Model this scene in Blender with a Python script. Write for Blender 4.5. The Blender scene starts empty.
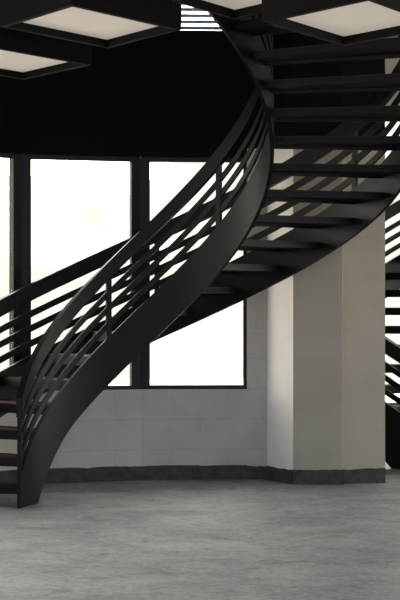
import bpy, bmesh, math, random
from mathutils import Vector
random.seed(4)
S=bpy.context.scene
try:
    S.view_settings.view_transform='Standard'
    S.view_settings.look='None'
except Exception as e: print(e)

# ---------------- materials ----------------
def mat(name, col, rough=0.6, metal=0.0, noise=None, bump=0.0, nscale=6, emit=None, spec=0.5, brick=False):
    m=bpy.data.materials.new(name); m.use_nodes=True
    nt=m.node_tree; b=nt.nodes['Principled BSDF']
    b.inputs['Base Color'].default_value=(*col,1)
    b.inputs['Roughness'].default_value=rough
    b.inputs['Metallic'].default_value=metal
    b.inputs['Specular IOR Level'].default_value=spec
    if emit:
        b.inputs['Emission Color'].default_value=(*emit[0],1); b.inputs['Emission Strength'].default_value=emit[1]
    if noise:
        tc=nt.nodes.new('ShaderNodeTexCoord')
        n=nt.nodes.new('ShaderNodeTexNoise'); n.inputs['Scale'].default_value=nscale; n.inputs['Detail'].default_value=9; n.inputs['Roughness'].default_value=0.62
        r=nt.nodes.new('ShaderNodeValToRGB')
        r.color_ramp.elements[0].position=0.3; r.color_ramp.elements[1].position=0.72
        r.color_ramp.elements[0].color=(*noise,1); r.color_ramp.elements[1].color=(*col,1)
        nt.links.new(tc.outputs['Object'],n.inputs['Vector']); nt.links.new(n.outputs['Fac'],r.inputs['Fac'])
        out=r.outputs['Color']
        if brick:
            sp=nt.nodes.new('ShaderNodeSeparateXYZ'); cb=nt.nodes.new('ShaderNodeCombineXYZ')
            nt.links.new(tc.outputs['Object'],sp.inputs[0]); nt.links.new(sp.outputs[0],cb.inputs[0]); nt.links.new(sp.outputs[2],cb.inputs[1])
            bt=nt.nodes.new('ShaderNodeTexBrick'); bt.inputs['Scale'].default_value=1; bt.inputs['Brick Width'].default_value=.5; bt.inputs['Row Height'].default_value=.27
            bt.inputs['Mortar Size'].default_value=.006; bt.inputs['Mortar Smooth'].default_value=.6
            bt.inputs['Color1'].default_value=(1,1,1,1); bt.inputs['Color2'].default_value=(.95,.95,.95,1); bt.inputs['Mortar'].default_value=(.78,.78,.78,1)
            nt.links.new(cb.outputs[0],bt.inputs['Vector'])
            mx=nt.nodes.new('ShaderNodeMix'); mx.data_type='RGBA'; mx.blend_type='MULTIPLY'; mx.inputs[0].default_value=brick
            nt.links.new(out,mx.inputs[6]); nt.links.new(bt.outputs['Color'],mx.inputs[7]); out=mx.outputs[2]
        nt.links.new(out,b.inputs['Base Color'])
        if bump:
            bp=nt.nodes.new('ShaderNodeBump'); bp.inputs['Strength'].default_value=bump; bp.inputs['Distance'].default_value=0.02
            nt.links.new(n.outputs['Fac'],bp.inputs['Height']); nt.links.new(bp.outputs['Normal'],b.inputs['Normal'])
    return m
M_steel=mat('black_steel',(0.008,0.0065,0.005),0.42,0.0,noise=(0.004,0.0035,0.003),nscale=3,spec=0.13)
M_tread=mat('tread_steel',(0.007,0.0055,0.0065),0.5,noise=(0.004,0.0032,0.004),spec=0.12)
M_wood=mat('tread_top',(0.05,0.014,0.008),0.6,noise=(0.025,0.009,0.006),spec=.2)
M_black=mat('black_paint',(0.005,0.0046,0.0048),0.85,spec=0.08)
M_frame=mat('window_frame',(0.014,0.013,0.012),0.5,spec=.2)
M_plaster=mat('plaster',(0.53,0.49,0.435),0.85,noise=(0.43,0.395,0.35),nscale=2.5,bump=0.1,brick=.7)
M_pier_lit=mat('pier_plaster_lit',(0.84,0.80,0.72),0.85,noise=(0.76,0.72,0.65),nscale=3,bump=0.05)  # lighter base colour paints in window light on the pier's left face
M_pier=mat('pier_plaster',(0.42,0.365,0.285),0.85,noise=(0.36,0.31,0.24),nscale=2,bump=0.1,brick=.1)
M_tar=mat('tar_base',(0.085,0.077,0.068),0.85,noise=(0.035,0.032,0.028),nscale=9,spec=.2)
M_box=mat('light_box_inner',(0.6,0.55,0.48),0.8,emit=((1,0.88,0.74),0.24))
M_slat=mat('louvre',(0.20,0.30,0.42),0.6)
M_ground=mat('pale_ground',(0.75,0.72,0.66),0.9,noise=(0.65,0.62,0.56),nscale=0.6)
M_hill=mat('pale_hillside',(0.42,0.40,0.34),0.9,noise=(0.27,0.255,0.205),nscale=0.5)

def floor_mat():
    m=bpy.data.materials.new('concrete_floor'); m.use_nodes=True
    nt=m.node_tree; b=nt.nodes['Principled BSDF']; L=nt.links
    tc=nt.nodes.new('ShaderNodeTexCoord')
    def N(sc,det,ro,dist=0):
        n=nt.nodes.new('ShaderNodeTexNoise'); n.inputs['Scale'].default_value=sc; n.inputs['Detail'].default_value=det; n.inputs['Roughness'].default_value=ro; n.inputs['Distortion'].default_value=dist
        L.new(tc.outputs['Object'],n.inputs['Vector']); return n
    def R(n,p0,p1,c0,c1):
        r=nt.nodes.new('ShaderNodeValToRGB'); r.color_ramp.elements[0].position=p0; r.color_ramp.elements[1].position=p1
        r.color_ramp.elements[0].color=(*c0,1); r.color_ramp.elements[1].color=(*c1,1); L.new(n.outputs['Fac'],r.inputs['Fac']); return r
    def X(a,c,f=1.0):
        mx=nt.nodes.new('ShaderNodeMix'); mx.data_type='RGBA'; mx.blend_type='MULTIPLY'; mx.inputs[0].default_value=f
        L.new(a,mx.inputs[6]); L.new(c,mx.inputs[7]); return mx.outputs[2]
    n1=N(1.3,10,.65,.6); n2=N(22,8,.8); n3=N(5,6,.6,1.5); n4=N(2.2,12,.8,.3); n5=N(55,3,.6)
    r1=R(n1,.34,.66,(.25,.255,.27),(.43,.425,.425)); r2=R(n2,.36,.56,(.62,.62,.62),(1,1,1)); r3=R(n3,.40,.50,(.84,.84,.84),(1,1,1))
    r4=R(n4,.40,.46,(.68,.67,.66),(1,1,1)); r5=R(n5,.34,.40,(.6,.6,.6),(1,1,1))
    L.new(X(X(X(X(r1.outputs[0],r2.outputs[0]),r3.outputs[0]),r4.outputs[0]),r5.outputs[0]),b.inputs['Base Color'])
    b.inputs['Roughness'].default_value=.6; b.inputs['Specular IOR Level'].default_value=.35
    bp=nt.nodes.new('ShaderNodeBump'); bp.inputs['Strength'].default_value=.4; bp.inputs['Distance'].default_value=.01
    L.new(n2.outputs['Fac'],bp.inputs['Height']); L.new(bp.outputs['Normal'],b.inputs['Normal'])
    return m
M_floor=floor_mat()

M_glass=bpy.data.materials.new('window_glass'); M_glass.use_nodes=True
nt=M_glass.node_tree; nt.nodes.clear()
o=nt.nodes.new('ShaderNodeOutputMaterial'); t=nt.nodes.new('ShaderNodeBsdfTransparent'); g=nt.nodes.new('ShaderNodeBsdfGlossy'); g.inputs['Roughness'].default_value=.02
mx=nt.nodes.new('ShaderNodeMixShader'); mx.inputs[0].default_value=.05
nt.links.new(t.outputs[0],mx.inputs[1]); nt.links.new(g.outputs[0],mx.inputs[2]); nt.links.new(mx.outputs[0],o.inputs[0])

# ---------------- mesh helpers ----------------
class MB:
    def __init__(s): s.v=[]; s.f=[]
    def hexa(s,b4,z0,z1):
        i=len(s.v)
        for p in b4: s.v.append((p[0],p[1],z0))
        for p in b4: s.v.append((p[0],p[1],z1))
        s.f+= [(i,i+3,i+2,i+1),(i+4,i+5,i+6,i+7)]+[(i+k,i+(k+1)%4,i+4+(k+1)%4,i+4+k) for k in range(4)]
    def box(s,x0,x1,y0,y1,z0,z1): s.hexa([(x0,y0),(x1,y0),(x1,y1),(x0,y1)],z0,z1)
    def seg(s,p,q,t0,t1,d0,d1,z0,z1):
        p=Vector(p);q=Vector(q);u=(q-p).normalized();n=Vector((-u.y,u.x))
        a=p+u*t0;b=p+u*t1
        s.hexa([a+n*d0,b+n*d0,b+n*d1,a+n*d1],z0,z1)
    def obj(s,name,m,parent=None):
        me=bpy.data.meshes.new(name); me.from_pydata(s.v,[],s.f); me.update()
        bm=bmesh.new(); bm.from_mesh(me); bmesh.ops.recalc_face_normals(bm,faces=bm.faces); bm.to_mesh(me); bm.free()
        ob=bpy.data.objects.new(name,me); S.collection.objects.link(ob)
        me.materials.append(m)
        if parent: ob.parent=parent
        return ob
def empty(name,loc=(0,0,0)):
    e=bpy.data.objects.new(name,None); e.location=loc; S.collection.objects.link(e); return e

# ---------------- staircase ----------------
R1,R2=0.97,2.06
P=0.93; T0=2.91; RISE=0.19; TEND=-1.62
def zl(t): return P*(T0-t)
def ro(t):
    if t>0: return R2
    return R2+0.5*min(1,-t/0.95)**1.6
def ri(t): return R1
def build_stair(name,c,rot=0):
    root=empty(name,(c[0],c[1],0)); root.rotation_euler=(0,0,rot)
    def strip(mb,R,th,fa,fb,t0,t1,n=160):
        i0=len(mb.v)
        for k in range(n+1):
            t=t0+(t1-t0)*k/n
            a=max(fa(t),0.0); b=max(fb(t),a+0.002)
            for (r,z) in ((R(t)-th/2,a),(R(t)+th/2,a),(R(t)+th/2,b),(R(t)-th/2,b)):
                mb.v.append((r*math.cos(t),r*math.sin(t),z))
        for k in range(n):
            a=i0+4*k;b=a+4
            for j in range(4): mb.f.append((a+j,a+(j+1)%4,b+(j+1)%4,b+j))
        mb.f.append((i0,i0+1,i0+2,i0+3)); e=i0+4*n; mb.f.append((e+3,e+2,e+1,e))
    def low(t):
        z=zl(t)-.015
        if t>2.2: z-= 0.9*(t-2.2)**2
        return z
    for nm,R in (('inner',ri),('outer',ro)):
        mb=MB(); strip(mb,R,0.03,low,lambda t:zl(t)+0.37,3.06,TEND); mb.obj('stringer_'+nm,M_steel,root)
        mb=MB()
        for h in (0.47,0.60,0.725):
            strip(mb,R,0.018,lambda t,h=h:zl(t)+h-.03,lambda t,h=h:zl(t)+h+.03,3.06,TEND)
        mb.obj('rails_'+nm,M_steel,root)
        mb=MB(); strip(mb,R,0.05,lambda t:zl(t)+.84,lambda t:zl(t)+.985,3.06,TEND); mb.obj('handrail_'+nm,M_steel,root)
        mb=MB()
        for t in ((3.05,1.91,.94,-.03,-1.0) if nm=='inner' else (3.05,2.5,1.55,.6,-.35,-1.3)):
            Rr=R(t); d=0.022/Rr
            pts=[((Rr-.015)*math.cos(t-d),(Rr-.015)*math.sin(t-d)),((Rr+.015)*math.cos(t-d),(Rr+.015)*math.sin(t-d)),((Rr+.015)*math.cos(t+d),(Rr+.015)*math.sin(t+d)),((Rr-.015)*math.cos(t+d),(Rr-.015)*math.sin(t+d))]
            mb.hexa(pts,max(0,zl(t)+.1),zl(t)+.86)
        mb.obj('posts_'+nm,M_steel,root)
    a=RISE/P; TT=3.06; n=int((TT-TEND)/a)
    ms=MB(); mw=MB()
    for k in range(n):
        t=TT-k*a
        z=RISE*(k+1)
        te=t-a*1.1
        def quad(ta,tb,d): 
            r0=R1+d; ra=ro(ta)-d; rb=ro(tb)-d
            return [(r0*math.cos(ta),r0*math.sin(ta)),(ra*math.cos(ta),ra*math.sin(ta)),(rb*math.cos(tb),rb*math.sin(tb)),(r0*math.cos(tb),r0*math.sin(tb))]
        ms.hexa(quad(t,te,.014),z-.055,z-.008)
        mw.hexa(quad(t-.01,te+.01,.02),z-.008,z)
        ms.hexa(quad(t,t-.012,.014),z-.08,z-.05)
    ms.obj('treads',M_tread,root); mw.obj('tread_tops',M_wood,root)
    return root
C=(-0.42,14.0)
build_stair('spiral_staircase',C)
build_stair('spiral_staircase',(3.42,18.75),1.15)

# ---------------- room ----------------
mb=MB(); mb.box(-6,8,-3,21.2,-.2,0); mb.obj('floor',M_floor)
mb=MB(); mb.box(-40,40,-30,80,-.5,-.2); mb.obj('ground_outside',M_ground)
mb=MB()
nx=60
for i in range(nx+1):
    x=-36+72*i/nx
    h=5.5+1.2*math.sin(x*.35)+.6*math.sin(x*1.1+1)
    mb.v+=[(x,42+.4*math.sin(x),-.3),(x,44,h*.55),(x,48,h),(x,56,h+.5)]
for i in range(nx):
    a=4*i
    for j in range(3): mb.f.append((a+j,a+4+j,a+5+j,a+1+j))
mb.obj('hillside_outside',M_hill)

SILL=0.80; HEAD=2.87; TOP=6.2
pts=[(-6.0,13.0),(-2.95,13.85),(-2.43,15.1),(-1.54,15.95),(-.524,16.3),(.42,16.35),(.60,16.35)]
low=MB(); up=MB(); base=MB(); sills=MB(); posts=MB()
def L(p,q): return (Vector(q)-Vector(p)).length
def rough_base(mb,p,q):
    l=L(p,q); t=0; h=.122
    while t<l:
        e=min(l,t+random.uniform(.02,.05)); h+=random.uniform(-.004,.004); h=min(.13,max(.115,h))
        mb.seg(p,q,t,e,-.012,.02,0,h); t=e
wn=1
for i in range(len(pts)-1):
    p,q=pts[i],pts[i+1]; l=L(p,q)
    low.seg(p,q,0,l,0,.25,0,SILL if i<5 else 2.95)
    rough_base(base,p,q)
    if i<5:
        r=empty('window_%d'%wn); wn+=1
        fr=MB(); a=.08
        rr=.08 if i<4 else .03
        z0,z1=SILL,HEAD
        fr.seg(p,q,0,a,.03,.09,z0,z1); fr.seg(p,q,l-rr,l,.03,.09,z0,z1)
        if 0<i: 
            v=Vector(p); posts.box(v.x-.045,v.x+.045,v.y+.03,v.y+.10,z0,z1)
        fr.seg(p,q,a,l-rr,.03,.09,z0,z0+.04); fr.seg(p,q,a,l-rr,.03,.09,z1-.04,z1)
        if i<2:
            for k in (1,2): fr.seg(p,q,l*k/3-.03,l*k/3+.03,.03,.09,z0,z1)
        fr.obj('frame',M_frame,r)
        gl=MB(); gl.seg(p,q,a,l-rr,.058,.062,z0+.04,z1-.04); gl.obj('pane',M_glass,r)
        sills.seg(p,q,0,l,-.02,.03,SILL-.03,SILL+.005)
    if i==4:
        a,b=.24,l-.02
        z0,z1=4.0,4.9
        up.seg(p,q,0,a,0,.25,HEAD,TOP); up.seg(p,q,b,l,0,.25,HEAD,TOP)
        up.seg(p,q,a,b,0,.25,HEAD,z0); up.seg(p,q,a,b,0,.25,z1,TOP)
        r=empty('window_louvred'); sl=MB(); z=z0+.02
        while z<z1:
            sl.seg(p,q,a,b,.05,.11,z,z+.024); z+=.055
        sl.obj('slats',M_slat,r)
        f2=MB(); f2.seg(p,q,a,a+.03,.03,.14,z0,z1); f2.seg(p,q,b-.03,b,.03,.14,z0,z1); f2.obj('frame',M_frame,r)
    elif i<5:
        up.seg(p,q,0,l,0,.25,HEAD,TOP)
    else:
        up.seg(p,q,0,l,0,.25,2.95,TOP)
low.obj('wall_back',M_plaster); up.obj('wall_back_upper',M_black); base.obj('baseboard_back',M_tar); sills.obj('trim_sill',M_plaster); posts.obj('trim_mullions',M_frame)
def prism(poly,z0,z1):
    m=MB(); n=len(poly)
    m.v=[(x,y,z0) for x,y in poly]+[(x,y,z1) for x,y in poly]
    m.f=[tuple(range(n))[::-1],tuple(range(n,2*n))]+[(k,(k+1)%n,n+(k+1)%n,n+k) for k in range(n)]
    return m
pier=[(.60,16.35),(.81,15.95),(1.235,15.90),(1.245,15.98),(1.62,16.05),(1.66,16.9),(.62,16.9)]
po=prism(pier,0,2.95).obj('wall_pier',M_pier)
po.data.materials.append(M_pier_lit)
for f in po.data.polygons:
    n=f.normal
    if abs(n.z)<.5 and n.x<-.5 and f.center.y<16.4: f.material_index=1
prism(pier,2.95,TOP).obj('wall_pier_upper',M_black)
b=MB()
for i in range(4): rough_base(b,pier[i],pier[i+1])
b.obj('baseboard_pier',M_tar)
w=MB()
w.box(1.0,8,20.95,21.2,0,.35); w.box(1.0,8,20.95,21.2,3.8,TOP)
w.box(1.0,1.25,16.9,21,0,TOP)
w.obj('wall_rear',M_plaster)
r=empty('window_rear'); f=MB()
for x in (1.3,2.5,3.7,4.9,6.1,7.3): f.box(x-.05,x+.05,21.0,21.12,.35,3.8)
f.box(1.25,8,21,21.12,.35,.42); f.box(1.25,8,21,21.12,3.73,3.8); f.obj('frame',M_frame,r)
w=MB()
for (x0,x1,name) in ((-6.25,-6,'l'),(8,8.25,'r')):
    ye=21.2 if name=='r' else 13.3
    w.box(x0,x1,-3,ye,0,.4); w.box(x0,x1,-3,ye,3.6,TOP)
    ys=[-3,0,3,6,9,12.7] + ([15.5,18.5,20.9] if name=='r' else [])
    for y in ys: w.box(x0,x1,y,y+.3,.4,3.6)
w.obj('wall_side',M_plaster)
m=MB(); m.box(-6,8,-3,11.85,4.02,4.2); m.box(-2.6,-.47,11.85,13.1,4.02,4.2); m.obj('upper_floor_slab',M_black)
m=MB(); m.box(-6.25,8.25,-3,21.2,TOP,TOP+.2); m.obj('ceiling',M_black)

def lbox(cx,cy,z,hx,hy,sk,top,far=0.0):
    r=empty('ceiling_light_box',(cx,cy,z))
    def ring(s): return [(-hx*s,-sk*s),(-far*s,-hy*s),(hx*s,sk*s),(far*s,hy*s)]
    o_=ring(1.09); i_=ring(1.0); h=.26
    m=MB(); m.v=[(*p,0) for p in o_]+[(*p,h) for p in o_]+[(*p,0) for p in i_]+[(*p,h-.02) for p in i_]
    for k in range(4):
        j=(k+1)%4
        m.f+=[(k,j,4+j,4+k),(8+k,8+j,12+j,12+k),(k,j,8+j,8+k)]
    m.f+=[(4,5,6,7)]
    m.obj('casing',M_black,r)
    m=MB(); i2=ring(.995); m.v=[(*p,.05) for p in i2]+[(*p,.07) for p in i2]
    m.f=[(0,1,2,3),(4,5,6,7)]+[(k,(k+1)%4,4+(k+1)%4,4+k) for k in range(4)]
    m.obj('diffuser',M_box,r)
    m=MB(); m.box(-.015,.015,-.015,.015,h-.01,top-z); m.obj('rod',M_black,r)
lbox(-.71,11.95,3.37,.54,.88,.06,4.02,.06)
lbox(-1.44,13.6,3.35,.58,.9,.06,TOP,.04)
lbox(.90,10.65,3.2,.50,.84,.08,4.02)
lbox(.21,10.5,3.30,.34,.56,.05,4.02)

# ---------------- world ----------------
W=bpy.data.worlds.new('World'); S.world=W; W.use_nodes=True
nt=W.node_tree; bg=nt.nodes['Background']
tc=nt.nodes.new('ShaderNodeTexCoord'); sx=nt.nodes.new('ShaderNodeSeparateXYZ'); mr=nt.nodes.new('ShaderNodeMapRange')
mr.inputs[1].default_value=-.6; mr.inputs[2].default_value=.3
cr=nt.nodes.new('ShaderNodeValToRGB'); cr.color_ramp.elements[0].color=(.28,.32,.385,1); cr.color_ramp.elements[1].color=(1,.945,.84,1)
nt.links.new(tc.outputs['Generated'],sx.inputs[0]); nt.links.new(sx.outputs['Y'],mr.inputs[0]); nt.links.new(mr.outputs[0],cr.inputs[0]); nt.links.new(cr.outputs[0],bg.inputs[0])
bg.inputs[1].default_value=7.8

cam=bpy.data.cameras.new('camera'); co=bpy.data.objects.new('camera',cam); S.collection.objects.link(co)
co.location=(0,0,1.6); co.rotation_euler=(math.radians(90),0,0)
cam.sensor_fit='VERTICAL'; cam.sensor_height=36; cam.lens=1834/600*36; cam.clip_end=300
S.camera=co
